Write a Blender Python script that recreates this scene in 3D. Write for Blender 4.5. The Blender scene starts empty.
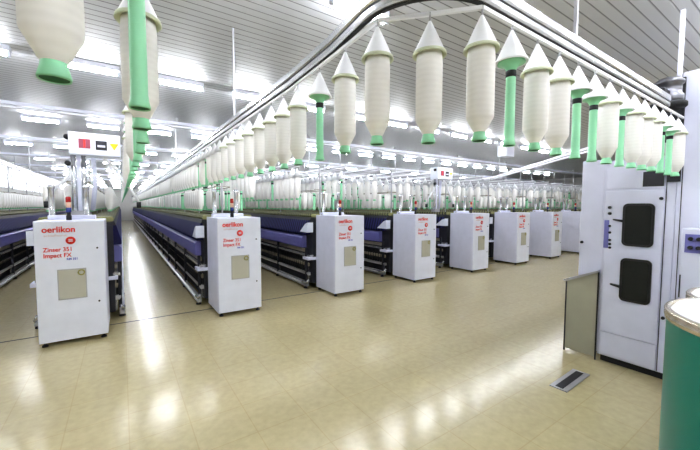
import bpy, math, random
from math import sin, cos, pi
random.seed(7)
S = bpy.context.scene
COL = S.collection

# ------------------------------------------------------------------ camera maths
F, YAW, PIT, ROLL, H = 336.4, .5972, .0576, .0022, 1.7
FW = (sin(YAW)*cos(PIT), cos(YAW)*cos(PIT), -sin(PIT))
R0 = (cos(YAW), -sin(YAW), 0)
U0 = (R0[1]*FW[2]-R0[2]*FW[1], R0[2]*FW[0]-R0[0]*FW[2], R0[0]*FW[1]-R0[1]*FW[0])
RR = tuple(R0[i]*cos(ROLL)+U0[i]*sin(ROLL) for i in range(3))
UU = tuple(-R0[i]*sin(ROLL)+U0[i]*cos(ROLL) for i in range(3))
def at(x, y, ax, v):
    d = tuple(FW[i]+RR[i]*(x-350)/F-UU[i]*(y-225)/F for i in range(3))
    o = (0, 0, H); t = (v-o[ax])/d[ax]
    return tuple(o[i]+d[i]*t for i in range(3))

# ------------------------------------------------------------------ materials
def mat(name, col, rough=.5, metal=0, emit=None, es=0, coat=0, alpha=None, spec=None):
    m = bpy.data.materials.new(name); m.use_nodes = True
    b = m.node_tree.nodes['Principled BSDF']
    b.inputs['Base Color'].default_value = (*col, 1)
    b.inputs['Roughness'].default_value = rough
    b.inputs['Metallic'].default_value = metal
    if emit:
        b.inputs['Emission Color'].default_value = (*emit, 1); b.inputs['Emission Strength'].default_value = es
    if coat: b.inputs['Coat Weight'].default_value = coat; b.inputs['Coat Roughness'].default_value = .1
    if spec is not None: b.inputs['Specular IOR Level'].default_value = spec
    # faint procedural variation
    nt = m.node_tree
    if not emit:
        tc = nt.nodes.new('ShaderNodeTexCoord'); nz = nt.nodes.new('ShaderNodeTexNoise')
        nz.inputs['Scale'].default_value = 6; nt.links.new(tc.outputs['Object'], nz.inputs['Vector'])
        mx = nt.nodes.new('ShaderNodeMix'); mx.data_type = 'RGBA'
        mx.inputs['A'].default_value = (*[c*.92 for c in col], 1); mx.inputs['B'].default_value = (*[min(1, c*1.06) for c in col], 1)
        nt.links.new(nz.outputs['Fac'], mx.inputs['Factor']); nt.links.new(mx.outputs['Result'], b.inputs['Base Color'])
    return m
def ramp_mat(m, build):
    nt = m.node_tree; build(nt, nt.nodes['Principled BSDF']); return m

M = {}
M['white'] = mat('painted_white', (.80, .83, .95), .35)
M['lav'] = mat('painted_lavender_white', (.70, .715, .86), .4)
M['gray'] = mat('grey_metal', (.45, .45, .48), .35, .6)
M['steel'] = mat('polished_aluminium', (.66, .67, .70), .25, .75)
M['rail'] = mat('rail_aluminium', (.62, .62, .66), .3, .7)
M['dark'] = mat('dark_rubber', (.012, .012, .016), .6)
M['blackgloss'] = mat('black_frame', (.01, .01, .012), .3)
M['core'] = mat('machine_interior', (.02, .02, .028), .6)
M['purple'] = mat('lavender_blue_cover', (.17, .17, .44), .45)
M['tan'] = mat('beige_rail', (.30, .27, .21), .5)
M['olive'] = mat('olive_guides', (.33, .31, .10), .7)
M['green'] = mat('green_plastic', (.31, .71, .44), .35)
M['dgreen'] = mat('dark_green_inside', (.01, .12, .05), .6)
M['cap'] = mat('white_cap', (.90, .91, .94), .5)
M['capin'] = mat('cap_lining', (.62, .66, .50), .7)
M['red'] = mat('red_print', (.72, .03, .02), .5)
M['pale_red'] = mat('pale_print', (.72, .55, .56), .5)
M['blue'] = mat('blue_print', (.10, .12, .55), .5)
M['yellow'] = mat('yellow_sign', (.80, .62, .02), .5)
M['signred'] = mat('sign_maroon', (.30, .06, .10), .5)
M['motor'] = mat('motor_casting', (.16, .16, .18), .35, .6)
M['pane'] = mat('cabinet_pane', (.52, .51, .44), .15)
M['orange'] = mat('orange_lens', (.80, .50, .36), .3)
M['redlens'] = mat('red_lens', (.45, .02, .02), .25)
M['bluelens'] = mat('blue_lens', (.03, .05, .25), .25)
M['teal'] = mat('teal_drum', (.0, .15, .11), .35)
M['drumtop'] = mat('white_fleece', (.82, .82, .84), .9)
M['rim'] = mat('drum_rim', (.62, .56, .46), .25, .8)
M['darkglass'] = mat('dark_window', (.02, .022, .02), .25, spec=.3)
M['wallm'] = mat('wall_paint', (.70, .70, .68), .7)
M['tube'] = mat('light_tube', (1, 1, 1), .5, emit=(.94, .965, 1), es=64)
M['day'] = mat('daylight_pane', (1, 1, 1), .5, emit=(.93, .96, 1), es=.75)
M['ledge'] = mat('guard_sheet', (.40, .39, .31), .12)

def yarn(nt, b):
    tc = nt.nodes.new('ShaderNodeTexCoord'); w = nt.nodes.new('ShaderNodeTexWave')
    w.wave_type = 'BANDS'; w.bands_direction = 'Z'; w.inputs['Scale'].default_value = 14; w.inputs['Distortion'].default_value = 2.5
    nt.links.new(tc.outputs['Object'], w.inputs['Vector'])
    cr = nt.nodes.new('ShaderNodeValToRGB')
    cr.color_ramp.elements[0].color = (.86, .845, .825, 1); cr.color_ramp.elements[1].color = (.89, .875, .855, 1)
    nt.links.new(w.outputs['Fac'], cr.inputs['Fac']); nt.links.new(cr.outputs['Color'], b.inputs['Base Color'])
    bp = nt.nodes.new('ShaderNodeBump'); bp.inputs['Strength'].default_value = .06; bp.inputs['Distance'].default_value = .0005
    nt.links.new(w.outputs['Fac'], bp.inputs['Height']); nt.links.new(bp.outputs['Normal'], b.inputs['Normal'])
M['yarn'] = ramp_mat(mat('cream_roving', (.7, .65, .57), .85), yarn)

def ribs(c0, c1, scale):
    def f(nt, b):
        tc = nt.nodes.new('ShaderNodeTexCoord'); w = nt.nodes.new('ShaderNodeTexWave')
        w.wave_type = 'BANDS'; w.bands_direction = 'Y'; w.inputs['Scale'].default_value = scale; w.inputs['Distortion'].default_value = .4
        nt.links.new(tc.outputs['Object'], w.inputs['Vector'])
        cr = nt.nodes.new('ShaderNodeValToRGB'); cr.color_ramp.elements[0].position = .3; cr.color_ramp.elements[1].position = .6
        cr.color_ramp.elements[0].color = (*c0, 1); cr.color_ramp.elements[1].color = (*c1, 1)
        nt.links.new(w.outputs['Fac'], cr.inputs['Fac']); nt.links.new(cr.outputs['Color'], b.inputs['Base Color'])
    return f
M['navy'] = ramp_mat(mat('navy_drafting_cover', (.06, .06, .2), .65, spec=.15), ribs((.004, .004, .012), (.032, .032, .15), 3.2))
M['oliverow'] = ramp_mat(mat('olive_roller_row', (.3, .3, .1), .7), ribs((.015, .015, .01), (.24, .24, .10), 3.4))

def floor_nodes(nt, b):
    tc = nt.nodes.new('ShaderNodeTexCoord')
    br = nt.nodes.new('ShaderNodeTexBrick'); br.offset = 0
    br.inputs['Scale'].default_value = 1; br.inputs['Brick Width'].default_value = .4; br.inputs['Row Height'].default_value = .4
    br.inputs['Mortar Size'].default_value = .004
    br.inputs['Color1'].default_value = (.50, .435, .255, 1); br.inputs['Color2'].default_value = (.485, .42, .245, 1)
    br.inputs['Mortar'].default_value = (.455, .38, .21, 1)
    nt.links.new(tc.outputs['Object'], br.inputs['Vector'])
    nz = nt.nodes.new('ShaderNodeTexNoise'); nz.inputs['Scale'].default_value = 16; nz.inputs['Detail'].default_value = 5
    nt.links.new(tc.outputs['Object'], nz.inputs['Vector'])
    mx = nt.nodes.new('ShaderNodeMix'); mx.data_type = 'RGBA'; mx.blend_type = 'OVERLAY'; mx.inputs['Factor'].default_value = .16
    nt.links.new(br.outputs['Color'], mx.inputs['A']); nt.links.new(nz.outputs['Fac'], mx.inputs['B'])
    nt.links.new(mx.outputs['Result'], b.inputs['Base Color'])
    mr = nt.nodes.new('ShaderNodeMapRange'); mr.inputs['To Min'].default_value = .15; mr.inputs['To Max'].default_value = .21
    nt.links.new(nz.outputs['Fac'], mr.inputs['Value']); nt.links.new(mr.outputs['Result'], b.inputs['Roughness'])
    b.inputs['Specular IOR Level'].default_value = .6
M['floor'] = ramp_mat(mat('waxed_tan_tiles', (.45, .38, .22), .2), floor_nodes)

def ceil_nodes(nt, b):
    tc = nt.nodes.new('ShaderNodeTexCoord'); sp = nt.nodes.new('ShaderNodeSeparateXYZ')
    nt.links.new(tc.outputs['Object'], sp.inputs[0])
    mul = nt.nodes.new('ShaderNodeMath'); mul.operation = 'MULTIPLY'; mul.inputs[1].default_value = 1/.105
    fr = nt.nodes.new('ShaderNodeMath'); fr.operation = 'FRACT'
    nt.links.new(sp.outputs['Y'], mul.inputs[0]); nt.links.new(mul.outputs[0], fr.inputs[0])
    cr = nt.nodes.new('ShaderNodeValToRGB')
    e = cr.color_ramp.elements; e[0].position = 0; e[0].color = (.12, .12, .13, 1); e[1].position = .16; e[1].color = (.58, .59, .62, 1)
    e2 = cr.color_ramp.elements.new(.07); e2.color = (.22, .22, .24, 1)
    nt.links.new(fr.outputs[0], cr.inputs['Fac']); nt.links.new(cr.outputs['Color'], b.inputs['Base Color'])
    bp = nt.nodes.new('ShaderNodeBump'); bp.inputs['Strength'].default_value = .5; bp.inputs['Distance'].default_value = .01
    nt.links.new(cr.outputs['Color'], bp.inputs['Height']); nt.links.new(bp.outputs['Normal'], b.inputs['Normal'])
M['ceil'] = ramp_mat(mat('ceiling_slats', (.45, .45, .45), .45, .1), ceil_nodes)

# ------------------------------------------------------------------ mesh builder
class MB:
    def __init__(s): s.v = []; s.f = []; s.m = []; s.mi = 0; s.sm = []
    def add(s, vs, fs, smooth=False):
        n = len(s.v); s.v += vs
        for f in fs: s.f.append(tuple(i+n for i in f)); s.m.append(s.mi); s.sm.append(smooth)
    def box(s, x0, x1, y0, y1, z0, z1):
        s.add([(x0,y0,z0),(x1,y0,z0),(x1,y1,z0),(x0,y1,z0),(x0,y0,z1),(x1,y0,z1),(x1,y1,z1),(x0,y1,z1)],
              [(0,3,2,1),(4,5,6,7),(0,1,5,4),(1,2,6,5),(2,3,7,6),(3,0,4,7)]); return s
    def prism(s, prof, y0, y1):          # profile in XZ extruded along Y
        n = len(prof)
        s.add([(x,y0,z) for x,z in prof]+[(x,y1,z) for x,z in prof],
              [tuple(range(n))[::-1], tuple(range(n, 2*n))]+[(i,(i+1)%n,(i+1)%n+n,i+n) for i in range(n)]); return s
    def prism_x(s, prof, x0, x1):        # profile in YZ extruded along X
        n = len(prof)
        s.add([(x0,y,z) for y,z in prof]+[(x1,y,z) for y,z in prof],
              [tuple(range(n)), tuple(range(n, 2*n))[::-1]]+[(i,i+n,(i+1)%n+n,(i+1)%n) for i in range(n)]); return s
    def lathe(s, prof, n=20, c=(0,0,0), smooth=True):
        vs = [(c[0]+r*cos(2*pi*k/n), c[1]+r*sin(2*pi*k/n), c[2]+z) for r, z in prof for k in range(n)]
        fs = [(j*n+k, j*n+(k+1)%n, (j+1)*n+(k+1)%n, (j+1)*n+k) for j in range(len(prof)-1) for k in range(n)]
        s.add(vs, fs, smooth); return s
    def tube(s, pts, r, n=8, smooth=True):
        rings = []
        for i, p in enumerate(pts):
            a = pts[max(i-1,0)]; b = pts[min(i+1,len(pts)-1)]
            d = [b[k]-a[k] for k in range(3)]; L = math.sqrt(sum(q*q for q in d)) or 1; d = [q/L for q in d]
            ref = (0,0,1) if abs(d[2]) < .9 else (1,0,0)
            u = (d[1]*ref[2]-d[2]*ref[1], d[2]*ref[0]-d[0]*ref[2], d[0]*ref[1]-d[1]*ref[0]); L = math.sqrt(sum(q*q for q in u)); u = [q/L for q in u]
            w = (d[1]*u[2]-d[2]*u[1], d[2]*u[0]-d[0]*u[2], d[0]*u[1]-d[1]*u[0])
            rr = r[i] if isinstance(r, (list, tuple)) else r
            rings += [tuple(p[k]+rr*(cos(2*pi*j/n)*u[k]+sin(2*pi*j/n)*w[k]) for k in range(3)) for j in range(n)]
        m = len(pts)
        fs = [(i*n+j, i*n+(j+1)%n, (i+1)*n+(j+1)%n, (i+1)*n+j) for i in range(m-1) for j in range(n)]
        fs += [tuple(range(n))[::-1], tuple(range((m-1)*n, m*n))]
        s.add(rings, fs, smooth); return s
    def sweep(s, path, prof):            # 2-D path (x,y), profile (offset,z)
        m = len(path); n = len(prof); vs = []
        for i, p in enumerate(path):
            a = path[max(i-1,0)]; b = path[min(i+1,m-1)]
            dx, dy = b[0]-a[0], b[1]-a[1]; L = math.hypot(dx,dy); nx, ny = dy/L, -dx/L
            vs += [(p[0]+nx*o, p[1]+ny*o, z) for o, z in prof]
        fs = [(i*n+j, i*n+(j+1)%n, (i+1)*n+(j+1)%n, (i+1)*n+j) for i in range(m-1) for j in range(n)]
        fs += [tuple(range(n)), tuple(range((m-1)*n, m*n))[::-1]]
        s.add(vs, fs); return s
    def build(s, name, mats, parent=None, loc=(0,0,0), rot=(0,0,0), bevel=0):
        me = bpy.data.meshes.new(name); me.from_pydata(s.v, [], s.f)
        for mm in (mats if isinstance(mats, (list,tuple)) else [mats]): me.materials.append(mm)
        me.polygons.foreach_set('material_index', s.m); me.polygons.foreach_set('use_smooth', s.sm); me.update()
        o = bpy.data.objects.new(name, me); COL.objects.link(o); o.location = loc; o.rotation_euler = rot
        if parent: o.parent = parent
        if bevel:
            b = o.modifiers.new('bevel', 'BEVEL'); b.width = bevel; b.segments = 2; b.limit_method = 'ANGLE'
        return o
def tag(o, label=None, cat=None, group=None, kind=None):
    for k, v in (('label',label),('category',cat),('group',group),('kind',kind)):
        if v: o[k] = v
    return o
def empty(name, loc=(0,0,0), rz=0):
    o = bpy.data.objects.new(name, None); COL.objects.link(o); o.location = loc; o.rotation_euler = (0,0,rz); o.empty_display_size = .1; return o
def copy_tree(o, parent=None):
    c = o.copy(); COL.objects.link(c); c.parent = parent
    for ch in [k for k in o.children]: copy_tree(ch, c)
    return c
def text(name, body, size, m, parent, loc, rot, bold=0, sx=1):
    cu = bpy.data.curves.new(name, 'FONT'); cu.body = body; cu.size = size; cu.extrude = .0008; cu.offset = bold
    cu.materials.append(m); tmp = bpy.data.objects.new(name+'_tmp', cu)
    COL.objects.link(tmp); bpy.context.view_layer.update()
    me = bpy.data.meshes.new_from_object(tmp.evaluated_get(bpy.context.evaluated_depsgraph_get()))
    COL.objects.unlink(tmp); bpy.data.objects.remove(tmp)
    o = bpy.data.objects.new(name, me); COL.objects.link(o); o.parent = parent; o.location = loc; o.rotation_euler = rot; o.scale = (sx,1,1)
    return o

# ------------------------------------------------------------------ room
X0, X1, Y0, Y1, ZC = -3.7, 24.0, -5.0, 46.0, 3.5
def struct(name, mb, m): o = mb.build(name, m); o['kind'] = 'structure'; return o
struct('floor', MB().box(X0-.2, X1+.2, Y0-.2, Y1+.2, -.15, 0), M['floor'])
struct('ceiling', MB().box(X0-.2, X1+.2, Y0-.2, Y1+.2, ZC, ZC+.15), M['ceil'])
struct('wall_far', MB().box(X0, X1, Y1, Y1+.2, 0, ZC), M['wallm'])
struct('wall_near', MB().box(X0, X1, Y0-.2, Y0, 0, ZC), M['wallm'])
struct('wall_right', MB().box(X1, X1+.2, Y0, Y1, 0, ZC), M['wallm'])
struct('wall_left', MB().box(X0-.2, X0, Y0, Y1, 0, ZC), M['wallm'])
for k in range(9):
    y = 6 + k*4.4
    w = empty('window_%d' % (k+1), (X0, y, 0)); w['kind'] = 'structure'
    MB().box(0, .03, 0, 3.9, 2.38, 3.36).build('pane', M['day'], w)
    fr = MB()
    for a in (0, 1.27, 2.57, 3.85): fr.box(.025, .06, a, a+.05, 2.34, 3.40)
    for z in (2.34, 2.85, 3.355): fr.box(.025, .055, 0, 3.9, z, z+.045)
    fr.build('window_frame', M['gray'], w)
# expansion joint across the floor
struct('trim_1', MB().box(X0, X1, 5.78, 5.80, 0, .003), M['core'])

# ceiling beams and pipes running across
def beam(y, z, k):
    t = empty('ceiling_beam', (0, y, 0))
    MB().box(X0, X1, -.03, .03, z+.03, z+.085).build('girder', M['white'], t)
    MB().box(X0, X1, .06, .13, z-.01, z+.03).build('dark_channel', M['gray'], t)
    h0 = None
    for x in range(int(X0)+1, int(X1), 3):
        if h0 is None: h0 = MB().box(-.02, .02, -.02, .02, z+.08, ZC).build('hanger', M['gray'], t); h = h0
        else: h = h0.copy(); COL.objects.link(h)
        h.location = (x, 0, 0)
    tag(t, ['long pale ceiling beam crossing just beyond the first row of ceiling lights',
            'pale ceiling beam crossing beyond the second row of lights',
            'third pale ceiling beam, crossing far down the hall',
            'fourth pale ceiling beam, small above the distant frames',
            'fifth pale ceiling beam, deep in the hall',
            'sixth and farthest pale ceiling beam near the vanishing aisle'][k], 'beam', 'ceiling beams crossing the hall')
for k in range(6): beam(7.85+3.85*k, 3.33, k)

# ceiling lights
def strip():
    t = empty('ceiling_light')
    MB().box(-.30, .30, -.05, .05, -.06, 0).build('housing', M['white'], t)
    MB().tube([(-.275,0,-.092),(.275,0,-.092)], .020, 8).build('light_tube', M['tube'], t)
    for s in (-1, 1): MB().box(s*.285-.015, s*.285+.015, -.02, .02, -.116, -.058).build('end_cap', M['white'], t)
    return t
ORD = ['first','second','third','fourth','fifth','sixth','seventh','eighth','ninth','tenth','eleventh','twelfth','thirteenth','fourteenth','fifteenth','sixteenth','seventeenth','eighteenth','nineteenth','twentieth']
s0 = strip(); first = True
for r in range(-3, 10):
    y = 5.45+3.85*r if r > -3 else .35
    n0, n1 = (-3, 13) if r < 1 else (-3, 19)
    if r == -3: n0 = 1  # extra unseen row, added to brighten the ceiling and machine at the right
    if r == -1: y, n1 = 2.5, 2
    for k in range(n0, n1):
        x = .77+1.03*k
        o = s0 if first else copy_tree(s0); first = False
        o.location = (x, y, ZC-.04 if False else ZC)
        rn = {-3:'added out of view to light the right side', -2:'behind the camera', -1:'nearest overhead', 0:'in the near row before the first beam'}.get(r, 'in the %s row beyond the first beam' % ORD[r-1] if r > 0 else '')
        tag(o, 'short white fluorescent ceiling light '+rn, 'ceiling light', 'fluorescent ceiling lights, row %s' % rn)

# ------------------------------------------------------------------ machine end cabinets
CW, CD, CH, CP, CX, CY = .67, .735, 1.509, 2.047, -.844, 5.26
def cabinet():
    t = empty('control_cabinet')
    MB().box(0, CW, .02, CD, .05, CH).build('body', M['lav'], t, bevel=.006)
    MB().box(.006, CW-.006, 0, .021, .055, CH-.006).build('door', M['white'], t, bevel=.004)
    MB().box(.197, .473, -.004, .002, .555, .925).build('window', M['gray'], t, bevel=.002)
    w = MB().box(.208, .462, -.007, -.003, .566, .914).build('window_pane', M['pane'], t)
    rg = MB(); rg.tube([(.425+.03*cos(a*pi/10), -.010, .875+.03*sin(a*pi/10)) for a in range(21)], .008, 6)
    rg.build('dial', M['olive'], w)
    text('lettering', 'oerlikon', .098, M['red'], t, (.075, -.004, 1.375), (pi/2,0,0), .0022, .93)
    text('small_lettering', 'schlafhorst', .036, M['pale_red'], t, (.09, -.004, 1.325), (pi/2,0,0), .0005, 1.35)
    em = MB(); em.lathe([(.0001,0),(.047,0),(.047,.004),(.0001,.004)], 24)
    e = em.build('emblem', M['red'], t, (.335,-.001,1.272), (pi/2,0,0))
    mk = MB()
    for dz in (-.012, .0, .012): mk.box(-.02, .02, dz-.0035, dz+.0035, .0041, .006)
    mk.build('emblem_mark', M['white'], e)
    text('model_lettering', 'Zinser 351\nImpact FX', .070, M['red'], t, (.08, -.004, 1.145), (pi/2,0,0), .0013, .88)
    text('blue_lettering', 'RM 351', .036, M['blue'], t, (.29, -.004, 1.035), (pi/2,0,0), .001, .95)
    for z in (1.165, .49):
        MB().lathe([(.0001,0),(.011,0),(.009,.012),(.0001,.012)], 12).build('lock', M['dark'], t, (.59, 0, z), (pi/2,0,0))
    for x in (.05, CW-.05):
        for y in (.06, CD-.06):
            MB().lathe([(.0001,.0),(.032,0),(.028,.02),(.014,.025),(.014,.055)], 12).build('foot', M['dark'], t, (x,y,0))
    sl = MB().lathe([(.0001,0),(.028,0),(.028,.05),(.020,.055),(.020,.09),(.0001,.09)], 12).build('signal_light', M['dark'], t, (.30,.30,CH-.001)); sl.scale = (1,1,1.15)
    MB().lathe([(.0001,.0),(.027,0),(.027,.05),(.0001,.05)], 12).build('blue_lens', M['bluelens'], sl, (0,0,.088))
    MB().lathe([(.0001,.0),(.027,0),(.027,.06),(.0001,.06)], 12).build('orange_lens', M['orange'], sl, (0,0,.138))
    MB().lathe([(.0001,.0),(.027,0),(.027,.05),(.018,.062),(.0001,.064)], 12).build('red_lens', M['redlens'], sl, (0,0,.198))
    for x, y in ((.10,.60),(.46,.62)):
        MB().lathe([(.045,0),(.045,.02),(.032,.03),(.032,.40),(.04,.41),(.04,.46),(.0001,.46)], 12).build('duct', M['steel'], t, (x,y,CH-.001))
    bk = MB(); bk.box(.06, .56, .55, .68, CH, CH+.055); bk.build('drive_cover', M['lav'], t, bevel=.01)
    # side seam
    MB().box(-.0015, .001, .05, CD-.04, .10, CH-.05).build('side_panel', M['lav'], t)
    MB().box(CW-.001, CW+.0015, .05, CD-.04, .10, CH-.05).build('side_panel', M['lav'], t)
    return t
c0 = cabinet()
clab = ['white machine-end cabinet nearest the left edge, largest in the row',
        'second white cabinet from the left, right of the long open aisle',
        'third white cabinet from the left, middle of the picture',
        'fourth white cabinet from the left in the row',
        'fifth white cabinet from the left in the row',
        'sixth white cabinet from the left in the row',
        'seventh white cabinet from the left, the last showing its front window',
        'eighth cabinet, partly hidden behind the tall machine on the right']
for i in range(8):
    o = c0 if i == 0 else copy_tree(c0)
    o.location = (CX+CP*i+[-.008,-.025,-.005,.01,.01,0,-.01,-.02][i], CY, 0)
    tag(o, clab[i], 'cabinet', 'machine-end cabinets along the front aisle')

# ------------------------------------------------------------------ spinning frames
FY0, FY1 = CY+CD+.01, 44.0
def frame_thing():
    t = empty('spinning_frame')
    L = FY1-FY0
    MB().box(-.40, .40, .02, L, .12, 1.40).build('core', M['core'], t)
    for s in (-1, 1):
        def P(*pp): return [(s*x, z) for x, z in (pp if s > 0 else pp[::-1])]
        MB().prism(P((.445,.05),(.51,.05),(.51,.085),(.475,.10),(.475,.135),(.445,.135)), .10, L).build('base_rail', M['gray'], t)
        MB().prism(P((.30,.27),(.45,.27),(.47,.30),(.47,.325),(.30,.33)), .12, L).build('doffer_rail', M['rail'], t)
        MB().prism(P((.34,.46),(.43,.45),(.44,.51),(.34,.53)), .15, L).build('ring_rail', M['tan'], t)
        MB().prism(P((.38,.66),(.47,.66),(.47,.70),(.38,.705)), .02, L).build('white_rail', M['steel'], t)
        MB().prism(P((.36,.73),(.43,.73),(.44,.80),(.36,.80)), .25, L).build('thread_rail', M['tan'], t)
        MB().prism(P((.36,.82),(.495,.83),(.500,1.04),(.46,1.075),(.36,1.075)), .30, L).build('suction_cover', M['purple'], t, bevel=.006)
        MB().prism(P((.30,1.11),(.50,1.11),(.505,1.15),(.44,1.40),(.30,1.41)), .12, L).build('drafting_cover', M['navy'], t)
        MB().prism(P((.29,1.40),(.44,1.40),(.42,1.46),(.29,1.47)), .04, L).build('creel_beam', M['core'], t)
        MB().prism(P((.12,1.42),(.40,1.461),(.42,1.49),(.40,1.53),(.12,1.53)), .04, L).build('roller_row', M['oliverow'], t)
        # end brackets next to the cabinet
        if s < 0: MB().prism_x([(.0,1.16),(.34,1.16),(.10,1.33),(.0,1.36)], -.53, -.40).build('end_cover', M['white'], t)
        MB().box(min(s*.30,s*(.52 if s < 0 else .44)), max(s*.30,s*(.52 if s < 0 else .44)), .0, .24, .60, .655).build('end_bracket', M['lav'], t, bevel=.005)
        # spindles with dark bobbins in the nearer part, as rows of one part
        mb = MB()
        for k in range(150):
            y = .2+k*.1
            mb.lathe([(.026,.335),(.026,.37),(.016,.44),(.010,.62)], 6, (s*.43, y, 0))
        sp = mb.build('spindle', M['blackgloss'], t); sp['kind'] = 'stuff'
        for k in range(12):
            y = .16+k*1.5
            MB().box(s*.46-.02, s*.46+.02, y, y+.05, .08, .84).build('leg', M['core'], t)
            MB().lathe([(.0001,0),(.045,0),(.04,.02),(.018,.03),(.018,.06)], 10, (s*.478, y+.03, 0)).build('foot', M['dark'], t)
            MB().box(min(s*.30,s*.42), max(s*.30,s*.42), y+.02, y+.06, .10, .34).build('bracket', M['steel'], t)
        # small couplings at the near end of the doffer rail
        MB().tube([(s*.47,.06,.20),(s*.50,.10,.13),(s*.50,.30,.12)], .022, 8).build('coupling', M['steel'], t)
    for k in range(14):
        y = .42+k*2.2
        MB().box(-.012, .012, y, y+.025, 1.5, 2.55).build('creel_post', M['gray'], t)
        MB().box(-.14, .14, y+.005, y+.017, 2.035, 2.05).build('creel_arm', M['tan'], t)
    for x in (-.13, .13):
        MB().box(x-.008, x+.008, .4, L, 2.02, 2.034).build('creel_rail', M['tan'], t)
    return t
f0 = frame_thing()
flab = {-2:'leftmost long spinning frame, nearest the window wall', -1:'leftmost long spinning frame, between the first white cabinet and the window wall',
        0:'long spinning frame behind the first white cabinet, left of the open aisle', 1:'long spinning frame behind the second cabinet, right of the open aisle',
        2:'long spinning frame behind the third white cabinet', 3:'long spinning frame behind the fourth white cabinet',
        4:'long spinning frame behind the fifth white cabinet', 5:'long spinning frame behind the sixth white cabinet',
        6:'long spinning frame behind the seventh white cabinet', 7:'long spinning frame behind the eighth, partly hidden cabinet',
        8:'first spinning frame to the right of the eighth cabinet, mostly hidden', 9:'second spinning frame beyond the eighth cabinet, mostly hidden', 10:'farthest spinning frame at the right, only its creel showing'}
cc = lambda i: CX+CW/2+CP*i
for n, i in enumerate(range(-1, 11)):
    o = f0 if n == 0 else copy_tree(f0)
    o.location = (cc(i), FY0, 0)
    tag(o, flab[i], 'spinning machine', 'long spinning frames running away from the camera')

# ------------------------------------------------------------------ overhead rails
def arc(cx, cy, r, a0, a1, n=14): return [(cx+r*cos(a0+(a1-a0)*k/n), cy+r*sin(a0+(a1-a0)*k/n)) for k in range(n+1)]
RZ = 2.505
def rail(path, label, far=False):
    t = empty('overhead_rail', (0,0,0))
    MB().sweep(path, [(-.016,RZ+.02),(.016,RZ+.02),(.020,RZ+.028),(.020,RZ+.05),(.014,RZ+.055),(.014,RZ+.063),(.024,RZ+.07),(.024,RZ+.105),(-.024,RZ+.105),(-.024,RZ+.07),(-.014,RZ+.063),(-.014,RZ+.055),(-.020,RZ+.05),(-.020,RZ+.028)]).build('rail_profile', M['gray' if far else 'steel'], t)
    for sd in (-1, 1):
        a, b_ = sorted((sd*.0145, sd*.0165)); MB().sweep(path, [(a,RZ+.052),(b_,RZ+.052),(b_,RZ+.068),(a,RZ+.068)]).build('groove', M['dark'], t)
    if not far:
        MB().sweep(path, [(-.008,RZ+.014),(.008,RZ+.014),(.008,RZ+.021),(-.008,RZ+.021)]).build('slot', M['dark'], t)
    hs = []
    for a, b in zip(path, path[1:]):
        L = math.hypot(b[0]-a[0], b[1]-a[1]); k = 0.8 if L > 1 else None
        while k and k < L:
            x = a[0]+(b[0]-a[0])*k/L; y = a[1]+(b[1]-a[1])*k/L
            hs.append((x, y)); k += 4.4
    h0 = None
    for x, y in hs:
        if h0 is None: h0 = MB().box(-.008, .008, -.008, .008, RZ+.102, ZC).build('hanger', M['gray'], t); h = h0
        else: h = h0.copy(); COL.objects.link(h)
        h.location = (x, y, 0)
    tag(t, label, 'rail', 'overhead conveyor rails'); return t
pB = [(1.0,44),(1.0,2.2),(.975,1.6)]+arc(1.28,1.22,.345,pi*.97,pi*1.5)+[(3.78,.875)]
rail(pB, 'curved overhead conveyor rail rounding the corner above the middle of the floor')
pA = [(.095,44),(.095,2.1),(.085,1.6)]+[(.07,1.4)]+arc(-.30,1.22,.36,-.05,-pi/2)+[(-3.5,.86)]
rail(pA, 'overhead rail along the left of the open aisle carrying green tubes')
far_rails = []
for i in range(1, 11):
    for s, dx in ((-1,-.53),(1,.56)):
        if i == 1 and s < 0: continue
        x = cc(i)+dx
        rail([(x,44),(x,6.3)], 'straight overhead rail above the %s side of the %s frame' % ('left' if s < 0 else 'right', ORD[i]), True)
        far_rails.append(x)
for x in (-3.1, -2.0): rail([(x,44),(x,4.0)], 'bare overhead rail left of the first cabinet, %s' % {-3.1:'nearer the window wall',-2.0:'nearer the aisle'}[x], True)

rail([(9.9,9.0),(9.9,6.7),(9.75,6.35),(6.5,2.83),(5.75,2.0)], 'diagonal overhead rail running from behind the tall machine towards the frames', True)
jb = empty('junction_box', (7.6, 4.6, 0))
MB().box(-.16, .16, -.12, .12, 2.86, 3.12).build('housing', M['white'], jb, bevel=.01)
MB().box(-.02, .02, -.02, .02, 3.12, ZC).build('hanger', M['gray'], jb)
MB().box(-.12, .12, -.125, -.118, 2.9, 3.08).build('lid', M['lav'], jb)
tag(jb, 'white square box hung from the ceiling above the diagonal rail', 'box')
# ------------------------------------------------------------------ bobbins
Z0 = 1.97
YARN = [(.018,.030),(.0255,.040),(.0262,.041),(.0535,.094),(.0540,.096),(.0555,.102),(.0555,.33),(.052,.372),(.020,.38)]
GB = [(.0001,.012),(.024,.012),(.029,.0),(.0305,.006),(.0245,.028),(.022,.045)]
CAP = [(.005,.508),(.007,.504),(.035,.445),(.062,.385),(.0690,.374),(.0705,.366),(.066,.365),(.056,.379),(.014,.46)]
def hook_mb():
    mb = MB(); mb.lathe([(.0001,.500),(.0045,.500),(.0045,.545),(.0001,.545)], 8); return mb
def bobbin_full():
    t = empty('roving_bobbin')
    MB().lathe(YARN, 28).build('roving_package', M['yarn'], t)
    MB().lathe(GB, 24).build('bobbin_base', M['green'], t)
    MB().lathe([(.0001,.009),(.0262,.0022)], 20).build('base_inside', M['dgreen'], t)
    MB().lathe(CAP, 28).build('cone_cap', M['cap'], t)
    MB().lathe([(.050,.374),(.0685,.3635),(.0715,.367),(.069,.378),(.066,.3785)], 28).build('cap_ring', M['capin'], t)
    hook_mb().build('hook', M['gray'], t)
    return t
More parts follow.
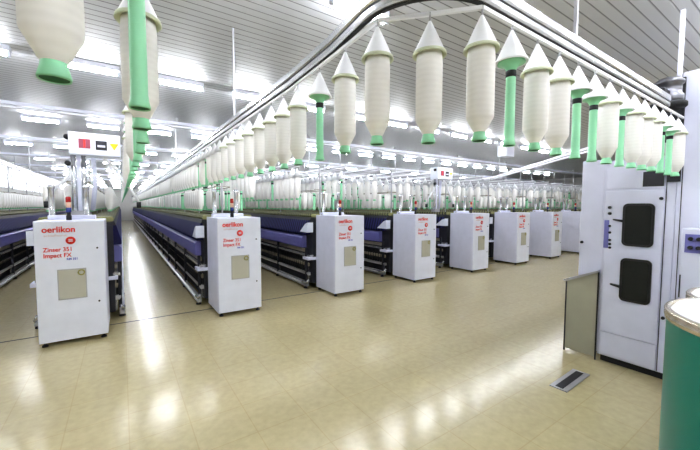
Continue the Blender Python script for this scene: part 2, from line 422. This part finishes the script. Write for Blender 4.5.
def tube_empty():
    t = empty('empty_bobbin_tube')
    mb = MB(); mb.lathe([(.018,.02),(.020,.012),(.0255,.0),(.027,.006),(.0235,.02),(.0215,.04),(.0205,.305)], 24); mb.build('tube', M['green'], t)
    MB().lathe([(.0001,.007),(.0225,.003)], 20).build('tube_inside', M['dgreen'], t)
    MB().lathe([(.0205,.303),(.0225,.305),(.0225,.330),(.0205,.332)], 20).build('black_band', M['dark'], t)
    MB().lathe([(.021,.330),(.023,.340),(.045,.366),(.058,.364),(.054,.375),(.014,.40)], 24).build('seat_disc', M['green'], t)
    MB().lathe(CAP, 28).build('cone_cap', M['cap'], t)
    hook_mb().build('hook', M['gray'], t)
    return t
def lowmesh(kind, n, creel=False, into=None, c=(0,0,0), k=1.0):
    mb = into or MB(); q0 = len(mb.v)
    if kind == 'B':
        mb.mi = 0; mb.lathe([(.025,.03),(.053,.10),(.053,.35),(.02,.38)], n, c)
        mb.mi = 1; mb.lathe([(.0001,.006),(.027,.0),(.022,.04)], n, c)
    else:
        mb.mi = 1; mb.lathe([(.0001,.006),(.027,.0),(.021,.03),(.0205,.37)], n, c)
        mb.mi = 3; mb.lathe([(.022,.305),(.023,.33),(.022,.335)], n, c)
    mb.mi = 4; mb.lathe([(.0001,.002),(.0245,-.001)], n, c)
    if not creel:
        mb.mi = 2; mb.lathe([(.004,.51),(.070,.367),(.045,.38)], n, c)
    if k != 1: mb.v[q0:] = [tuple(c[j]+(v[j]-c[j])*k for j in range(3)) for v in mb.v[q0:]]
    return mb
LM = [M['yarn'], M['green'], M['cap'], M['dark'], M['dgreen']]

pos = []   # (x,y,kind,row)
xl = [1.243+.2205*k for k in range(15)]
kx = 'BTBBTTBTBBBTTB'
near = []
for k, x in enumerate(xl[:14]): near.append((x, .872, kx[k], 'X', k))
near.append((1.10, 1.022, 'B', 'C', 1)); near.append((.952, 1.188, 'B', 'C', 0))
ky = 'BTBBBBBBBB'
ys = [1.469,1.762,2.08,2.33,2.57,2.84,3.12,3.40,3.68,3.96]
for k, y in enumerate(ys): near.append((.952+(y-1.188)/.412*.023 if y<1.6 else (.975+(y-1.6)/.6*.025 if y<2.2 else 1.0), y, ky[k], 'Y', k))
ya = [1.41,1.76,2.12,2.48,2.84,3.20,3.56,3.92]
near.append((-.11,.975,'B','A',0)); near.append((.052,1.118,'T','A',1))
for k, y in enumerate(ya): near.append((.07 if k == 0 else (.088 if k == 1 else .095), y, 'BTTTBTTBTT'[k], 'A', k+2))
pB0 = bobbin_full(); pT0 = tube_empty(); used = {'B':False,'T':False}
def rot_label(kind, row, k):
    nm = 'full cream roving bobbin' if kind == 'B' else 'empty green tube under white cap'
    if row == 'C': return nm + (', last before the rail corner' if k == 0 else ', in the middle of the rail corner')
    if row == 'X':
        return nm + ', %s to the right of the rail corner' % ORD[k]
    if row == 'Y': return nm + ', %s back along the rail from its corner' % ORD[k]
    return nm + ', %s from the near end of the leftmost rail' % ORD[k]
for x, y, kd, row, k in near:
    p = pB0 if kd == 'B' else pT0
    o = p if not used[kd] else copy_tree(p); used[kd] = True
    o.location = (x, y, Z0 + random.uniform(-.004, .004)); o.rotation_euler = (0,0,random.uniform(0,6))
    tag(o, rot_label(kd, row, k), 'bobbin', 'bobbins hanging from the near overhead rails')

# all the rest: sorted by distance; the nearest become things, the others one stuff object per rail kind
rest = []
y = 4.24
while y < 40:
    rest.append((1.0, y, Z0, 'T' if random.random() < .06 else 'B', False))
    rest.append((.095, y, Z0, 'T' if random.random() < .6 else 'B', False)); y += .26
for x in far_rails:
    y = 6.45
    run = 'B'
    while y < 36:
        if random.random() < .3: run = 'T' if run == 'B' and random.random() < .5 else 'B'
        rest.append((x, y, 1.815, run, False)); y += .28
for i in range(-1, 11):
    for dx in (-.36, -.13, .13, .36):
        y = 6.47
        while y < 34:
            rest.append((cc(i)+dx, y, 1.60, 'T' if random.random() < (.30 if i > 0 else .05) else 'B', True)); y += .22
def vis(b):
    d = (b[0]*FW[0]+b[1]*FW[1])
    px = 350+F*((b[0]*RR[0]+b[1]*RR[1])/d) if d > .2 else -999
    return -8 < px < 600
def hidden(b):      # inner creel rows stand behind the outer one; the outermost faces the camera
    return b[0] > 1.2 and b[4] and min(abs(b[0]-(cc(i)-.36)) for i in range(-2,11)) > .01 and b[1] > 6.6
cand = sorted([b for b in rest if vis(b) and not hidden(b)], key=lambda b: math.hypot(b[0], b[1]))
NB = 255
indiv = cand[:NB]; ids = set((b[0], b[1], b[2]) for b in indiv)
proto = {}
for kd in 'BT':
    for cr in (False, True): proto[(kd,cr)] = lowmesh(kd, 14, cr)
pm = {}
def hang_label(b):
    thing = 'cream roving bobbin' if b[3] == 'B' else 'empty green bobbin tube'
    if abs(b[0]-1.0) < .01 and not b[4]: w = 'farther back on the rail right of the open aisle'; g = 'right aisle rail'
    elif abs(b[0]-.095) < .01 and not b[4]: w = 'farther back on the rail left of the open aisle'; g = 'left aisle rail'
    else:
        i = min(range(-1, 11), key=lambda q: abs(cc(q)-b[0])); fn = flab[i].split('spinning frame')[-1].strip(' ,')
        w = ('standing low in the creel of the frame ' if b[4] else 'hanging above the frame ')+('by the window wall' if i == -1 else fn.split(',')[0]); g = w
    return ' '.join(('small %s %s' % (thing, w)).split()[:16]), '%s, %s' % (thing+'s', g)
for b in indiv:
    key = (b[3], b[4])
    if key not in pm:
        o = proto[key].build('roving_bobbin' if b[3] == 'B' else 'empty_bobbin_tube', LM); pm[key] = o
    else:
        o = pm[key].copy(); COL.objects.link(o)
    if b[2] == 1.815: o.scale = (1.29,)*3
    else: o.scale = (1,)*3
    o.location = (b[0], b[1], b[2]); l, g = hang_label(b); tag(o, l, 'bobbin', g)
for cr, nm, lab in ((False,'distant_hanging_bobbins','distant capped bobbins hanging in long rows above the frames'),(True,'distant_creel_bobbins','distant bobbins packed in the creels on top of the frames')):
    mb = MB()
    for b in rest:
        if b[4] != cr or (b[0],b[1],b[2]) in ids: continue
        d = math.hypot(b[0], b[1])
        lowmesh(b[3], 8 if d < 14 else 6, cr, mb, (b[0], b[1], b[2]), 1.29 if b[2] == 1.815 else 1.0)
    o = mb.build(nm, LM); tag(o, lab, 'bobbins', None, 'stuff')

# train bars that carry the bobbins
def bar(name, path, label, far=False):
    o = MB().sweep(path, [(-.007,RZ-.006),(.007,RZ-.006),(.007,RZ+.010),(-.007,RZ+.010)]).build(name, M['cap'])
    tag(o, label, 'bar', 'white carrier bars under the rails')
bar('carrier_bar', [(1.0,44),(1.0,2.2),(.975,1.6),(.952,1.188)], 'long white carrier bar under the rail right of the open aisle')
bar('carrier_bar', [(.952,1.188),(1.243,.872)], 'short white carrier bar cutting straight across the rail corner')
bar('carrier_bar', [(1.243,.872),(4.28,.872)], 'white carrier bar leading from the rail corner to the tall machine')
bar('carrier_bar', [(.095,44),(.095,2.1),(.088,1.76),(.07,1.41),(.052,1.118),(-.11,.975),(-.40,.86),(-3.4,.86)], 'white carrier bar under the rail left of the open aisle')
for n, x in enumerate(far_rails):
    bar('carrier_bar', [(x,42),(x,6.35)], 'white carrier bar under the distant rail, number %s counted from the aisle' % ORD[n])

# ------------------------------------------------------------------ travelling cleaners
def cleaner(x, y, sc, label):
    t = empty('travelling_cleaner', (x, y, 0))
    MB().box(-.28, .31, -.13, .13, 2.40, 2.71).build('housing', M['white'], t, bevel=.01)
    p = MB().box(-.17, -.04, -.134, -.128, 2.49, 2.62).build('warning_sign', M['signred'], t)
    MB().box(-.115, -.095, -.137, -.133, 2.50, 2.61).build('pictogram', M['red'], p); 
    p = MB().box(.02, .15, -.134, -.128, 2.48, 2.61).build('warning_sign', M['core'], t)
    MB().box(.04, .13, -.137, -.133, 2.52, 2.55).build('pictogram', M['lav'], p)
    p = MB(); p.add([(.18,-.134,2.585),(.29,-.134,2.585),(.235,-.134,2.49)], [(0,2,1)]); p.build('warning_triangle', M['yellow'], t)
    for q in (-.245, -.13): MB().tube([(q,0,1.53),(q,0,2.40)], .032, 10).build('post', M['steel'], t)
    MB().box(-.21, -.165, -.03, .03, 1.60, 2.40).build('cable_duct', M['lav'], t)
    MB().box(-.29, -.10, -.06, .06, 1.535, 1.62).build('carriage', M['gray'], t)
    for z in (2.64, 2.28):
        MB().lathe([(.0001,-.02),(.035,-.02),(.035,.03),(.0001,.03)], 10).build('wheel', M['dark'], t, (-.30, -.05, z), (pi/2,0,0))
    for s, ex in ((-1,-.55),(1,.52)):
        MB().tube([(s*.1,0,2.38),(s*.22,0,2.28),(s*.30,0,2.1),(ex*.8,0,1.95),(ex,0,1.75)], [.025,.025,.022,.02,.018], 10).build('hose', M['cap'], t)
        MB().tube([(ex,0,1.75),(ex,0,1.66)], .03, 8).build('nozzle', M['dark'], t)
    MB().tube([(-.02,0,2.38),(-.01,.03,2.0),(-.05,.02,1.62)], .03, 10).build('hose', M['lav'], t)
    tag(t, label, 'cleaner', 'travelling cleaners above the frames')
cleaner(-.29, 6.14, 1, 'white travelling cleaner box with warning signs above the first cabinet')
cleaner(7.13, 6.14, .8, 'small white travelling cleaner above the fifth frame')

# ------------------------------------------------------------------ tall machine on the right
MX = 4.32
def fy(px, py=300): return at(px, py, 0, MX)[1]
def fz(px, py): return at(px, py, 0, MX)[2]
mt = empty('tall_transfer_machine', (MX, 1.2, 0))
def mpart(name, mb, m, bevel=0, parent=None):
    o = mb.build(name, m, parent or mt, bevel=bevel)
    if parent is None: o.location = (-MX, -1.2, 0)
    else: o.location = (0, 0, 0)
    return o
yL, yM, yR = 1.475, fy(602,300), .70
mpart('body', MB().box(MX, 6.4, .902, 1.475, .07, 2.18), M['lav'], .006)
mpart('side_cabinet', MB().box(MX+.03, 6.2, 1.478, 1.70, .75, 2.205), M['lav'], .004)
mpart('side_cabinet_leg', MB().box(MX+.25, 6.1, 1.478, 1.69, 0, .75), M['lav'])
mpart('tower', MB().box(MX, 6.4, .70, .90, 0.02, 2.93), M['lav'], .006)
mpart('plinth', MB().box(MX+.03, 6.3, .88, 1.45, 0.0, .07), M['dark'])
dY0, dY1 = fy(662, 250), fy(604, 250)
mpart('door', MB().box(MX-.014, MX+.002, dY0, dY1-.0, .345, 1.86), M['lav'], .004)
mpart('lower_panel', MB().box(MX-.012, MX+.002, dY0, dY1, .09, .335), M['lav'], .003)
mpart('upper_panel', MB().box(MX-.012, MX+.002, dY0, dY1, 1.88, 2.16), M['lav'], .003)
def rrect(y0, y1, z0, z1, r, n=5):
    pts = []
    for cy_, cz_, a in ((y1-r,z1-r,0),(y0+r,z1-r,90),(y0+r,z0+r,180),(y1-r,z0+r,270)):
        for k in range(n+1):
            t = math.radians(a+90*k/n); pts.append((cy_+r*cos(t), cz_+r*sin(t)))
    return pts
for j, (ya_, yb_, pt, pb) in enumerate(((622,653.5,203.5,246.5),(622,653.5,259,303))):
    a = fy(653.5, 250); b_ = fy(622, 250); zt = fz(637, pt); zb = fz(637, pb)
    w = mpart('window', MB().prism_x(rrect(a, b_, zb, zt, .045), MX-.03, MX-.012), M['blackgloss'])
    mpart('glass', MB().prism_x(rrect(a+.022, b_-.022, zb+.022, zt-.022, .03), MX-.033, MX-.0295), M['darkglass'], parent=w)
    hb = MB(); zz = fz(618, 221 if j == 0 else 286)
    hb.prism_x([(b_-.01,zz-.012),(b_+.075,zz+.008),(b_+.08,zz+.022),(b_-.01,zz+.014)], MX-.045, MX-.012)
    mpart('handle', hb, M['dark'])
for px, py in ((610,207.5),(610,213.5)):
    p = at(px, py, 0, MX-.014); o = mpart('knob', MB().lathe([(.0001,0),(.016,0),(.014,.02),(.0001,.02)], 12), M['dark']); o.location = (p[0]-MX, p[1]-1.2, p[2]); o.rotation_euler = (0,-pi/2,0)
p0 = at(604.5, 220, 0, MX-.016); p1 = at(608, 248, 0, MX-.016)
mpart('label_strip', MB().box(MX-.017, MX-.012, p1[1], p0[1], p1[2], p0[2]), M['purple'])
for py in (226, 232.5, 240, 244, 247.5):
    p = at(609.8, py, 0, MX-.014); o = mpart('button', MB().lathe([(.0001,0),(.013,0),(.012,.012),(.0001,.012)], 10), M['dark']); o.location = (p[0]-MX, p[1]-1.2, p[2]); o.rotation_euler = (0,-pi/2,0)
for px, py in ((661.5,198.5),(663,318),(582,242)):
    p = at(px, py, 0, MX-.012); o = mpart('latch', MB().lathe([(.0001,0),(.016,0),(.015,.016),(.0001,.016)], 10), M['dark']); o.location = (p[0]-MX, p[1]-1.2, p[2]); o.rotation_euler = (0,-pi/2,0)
p0 = at(643.5, 172, 0, MX-.012); p1 = at(664, 186, 0, MX-.012)
mpart('dark_opening', MB().box(MX-.016, MX-.010, p1[1], p0[1], p1[2], p0[2]), M['core'])
mpart('entry_slot', MB().box(MX-.03, MX+.001, .875, .965, 1.93, 2.88), M['dark'])
mpart('groove', MB().box(MX-.003, MX+.002, .862, .868, .08, 2.17), M['core'])
mpart('groove', MB().box(MX-.003, MX+.002, dY0-.012, dY0-.006, .08, 2.17), M['core'])
mpart('foot', MB().lathe([(.0001,0),(.05,0),(.045,.03),(.02,.04),(.02,.09)], 12, (MX+.08, 1.40, 0)), M['dark'])
# drive unit where the rail enters
mpart('drive_mount', MB().box(MX-.05, MX+.30, .88, 1.13, 2.19, 2.30), M['gray'], .01)
mpart('drive_mount', MB().box(MX-.02, MX+.30, .90, 1.10, 2.30, 2.66), M['core'], .01)
mpart('drive_wheel', MB().lathe([(.0001,0),(.12,0),(.13,.01),(.13,.04),(.12,.05),(.0001,.05)], 24, (4.03, .93, 2.56)), M['dark'])
mpart('motor', MB().lathe([(.0001,0),(.10,0),(.105,.01),(.105,.06),(.09,.065),(.09,.15),(.105,.155),(.105,.18),(.07,.21),(.0001,.215)], 24, (4.03, .93, 2.612)), M['motor'])
mpart('motor_arm', MB().box(4.05, MX+.01, .90, .98, 2.64, 2.72), M['core'], .01)
mpart('motor_bracket', MB().box(3.80, 4.0, .90, 1.06, 2.64, 2.70), M['core'], .01)
mpart('hanger_rod', MB().box(MX-.012, MX+.018, .91, .94, 2.18, 3.499), M['lav'])
mpart('hanger_rod', MB().box(MX+1.2, MX+1.23, .72, .75, 2.9, 3.499), M['lav'])
mpart('side_box', MB().box(MX-.10, MX+.16, .60, .70, 2.50, 2.66), M['gray'], .005)
for z in (2.35, 2.2, 2.07, 1.95):
    mpart('cable_gland', MB().lathe([(.0001,0),(.02,0),(.02,.03),(.0001,.03)], 8, (MX+.09,.68,z)), M['dark'])
tag(mt, 'tall white machine with two dark rounded windows at the right side', 'machine')
# slanted guard sheet
g = empty('machine_guard', (4.24, 1.6, 0))
ga = (4.315, 1.478); gb = (4.30, 1.79)
gm = MB(); gm.prism_x([(ga[1],.03),(gb[1],.03),(gb[1],.83),(ga[1],.985)], 4.296, 4.304)
o = gm.build('guard_sheet', M['ledge'], g); o.location = (-4.24,-1.6,0)
gf = MB(); gf.prism_x([(ga[1]+.0,.98),(gb[1],.825),(gb[1]+.03,.83),(gb[1]+.03,.845),(ga[1],1.0)], 4.27, 4.318)
o = gf.build('top_edge', M['gray'], g); o.location = (-4.24,-1.6,0)
o = MB().box(4.292, 4.308, gb[1], gb[1]+.014, 0, .83).build('guard_post', M['dark'], g); o.location = (-4.24,-1.6,0)
o = MB().box(4.292, 4.306, ga[1]-.002, ga[1]+.01, 0, .98).build('guard_post', M['dark'], g); o.location = (-4.24,-1.6,0)
tag(g, 'translucent tan guard sheet with slanted top beside the tall machine', 'guard')

# control cabinet at the right edge
k = empty('switch_cabinet', (4.05, .5, 0))
MB().box(0, .25, -.30, .295, .03, 1.51).build('body', M['lav'], k, bevel=.006)
MB().box(-.008, .0, .12, .27, 1.30, 1.46).build('button_panel', M['purple'], k)
for j in range(2):
    for q in range(3):
        MB().lathe([(.0001,0),(.017,0),(.015,.02),(.0001,.02)], 12).build('button', M['dark'], k, (-.008, .235-.05*q, 1.42-.075*j), (0,-pi/2,0))
MB().box(-.006, .0, .285, .293, .9, 1.1).build('hinge', M['dark'], k)
MB().box(.02, .22, -.28, .27, 0, .03).build('plinth', M['dark'], k)
tag(k, 'lower white switch cabinet with dark buttons at the right edge behind the drums', 'cabinet')

# floor grate
q = empty('floor_grate', (3.58, 1.43, 0), math.radians(2))
MB().box(-.27, .27, -.075, .075, .001, .008).build('frame', M['gray'], q)
MB().box(-.24, .24, -.03, .035, .008, .011).build('slot', M['dark'], q)
tag(q, 'small dark slotted metal grate set in the tan floor', 'grate')

# ------------------------------------------------------------------ drums
def drum(x, y, r, h, label):
    t = empty('sliver_can', (x, y, 0))
    MB().lathe([(.0001,.03),(r-.01,.03),(r-.004,.05),(r-.004,h-.05)], 64).build('body', M['teal'], t)
    MB().lathe([(r-.004,h-.055),(r+.004,h-.05),(r+.006,h-.03),(r+.001,h-.02),(r+.006,h-.008),(r+.001,h),(r-.015,h),(r-.018,h-.02)], 64).build('rim', M['rim'], t)
    MB().lathe([(r-.015,h-.02),(r-.03,h+.004),(r*.7,h+.012),(r*.3,h+.014),(.0001,h+.014)], 48).build('fleece', M['drumtop'], t)
    MB().lathe([(r-.004,.03),(r+.004,.03),(r+.004,.06),(r-.004,.065)], 48).build('bottom_band', M['rim'], t)
    for a in range(4):
        MB().lathe([(.0001,0),(.03,0),(.03,.035),(.0001,.035)], 10, (r*.7*cos(a*pi/2+.4), r*.7*sin(a*pi/2+.4), 0)).build('castor', M['dark'], t)
    tag(t, label, 'drum', 'teal sliver cans at the right edge')
drum(2.37, .05, .45, 1.2, 'large teal drum with metal rim and white fleece, in the right foreground')
drum(3.27, .15, .44, 1.12, 'second teal drum, mostly hidden behind the foreground drum')

# ------------------------------------------------------------------ camera and render settings
cam = bpy.data.cameras.new('camera'); co = bpy.data.objects.new('camera', cam); COL.objects.link(co)
cam.sensor_width = 36; cam.lens = 36*F/700; cam.clip_start = .05; cam.clip_end = 200
from mathutils import Matrix
co.matrix_world = Matrix(((RR[0],UU[0],-FW[0],0),(RR[1],UU[1],-FW[1],0),(RR[2],UU[2],-FW[2],H),(0,0,0,1)))
S.camera = co
w = bpy.data.worlds.new('world'); S.world = w; w.use_nodes = True
w.node_tree.nodes['Background'].inputs[0].default_value = (.9,.93,1,1); w.node_tree.nodes['Background'].inputs[1].default_value = .5
S.view_settings.view_transform = 'Standard'; S.view_settings.exposure = .84
try: S.view_settings.look = 'Medium High Contrast'
except Exception: pass
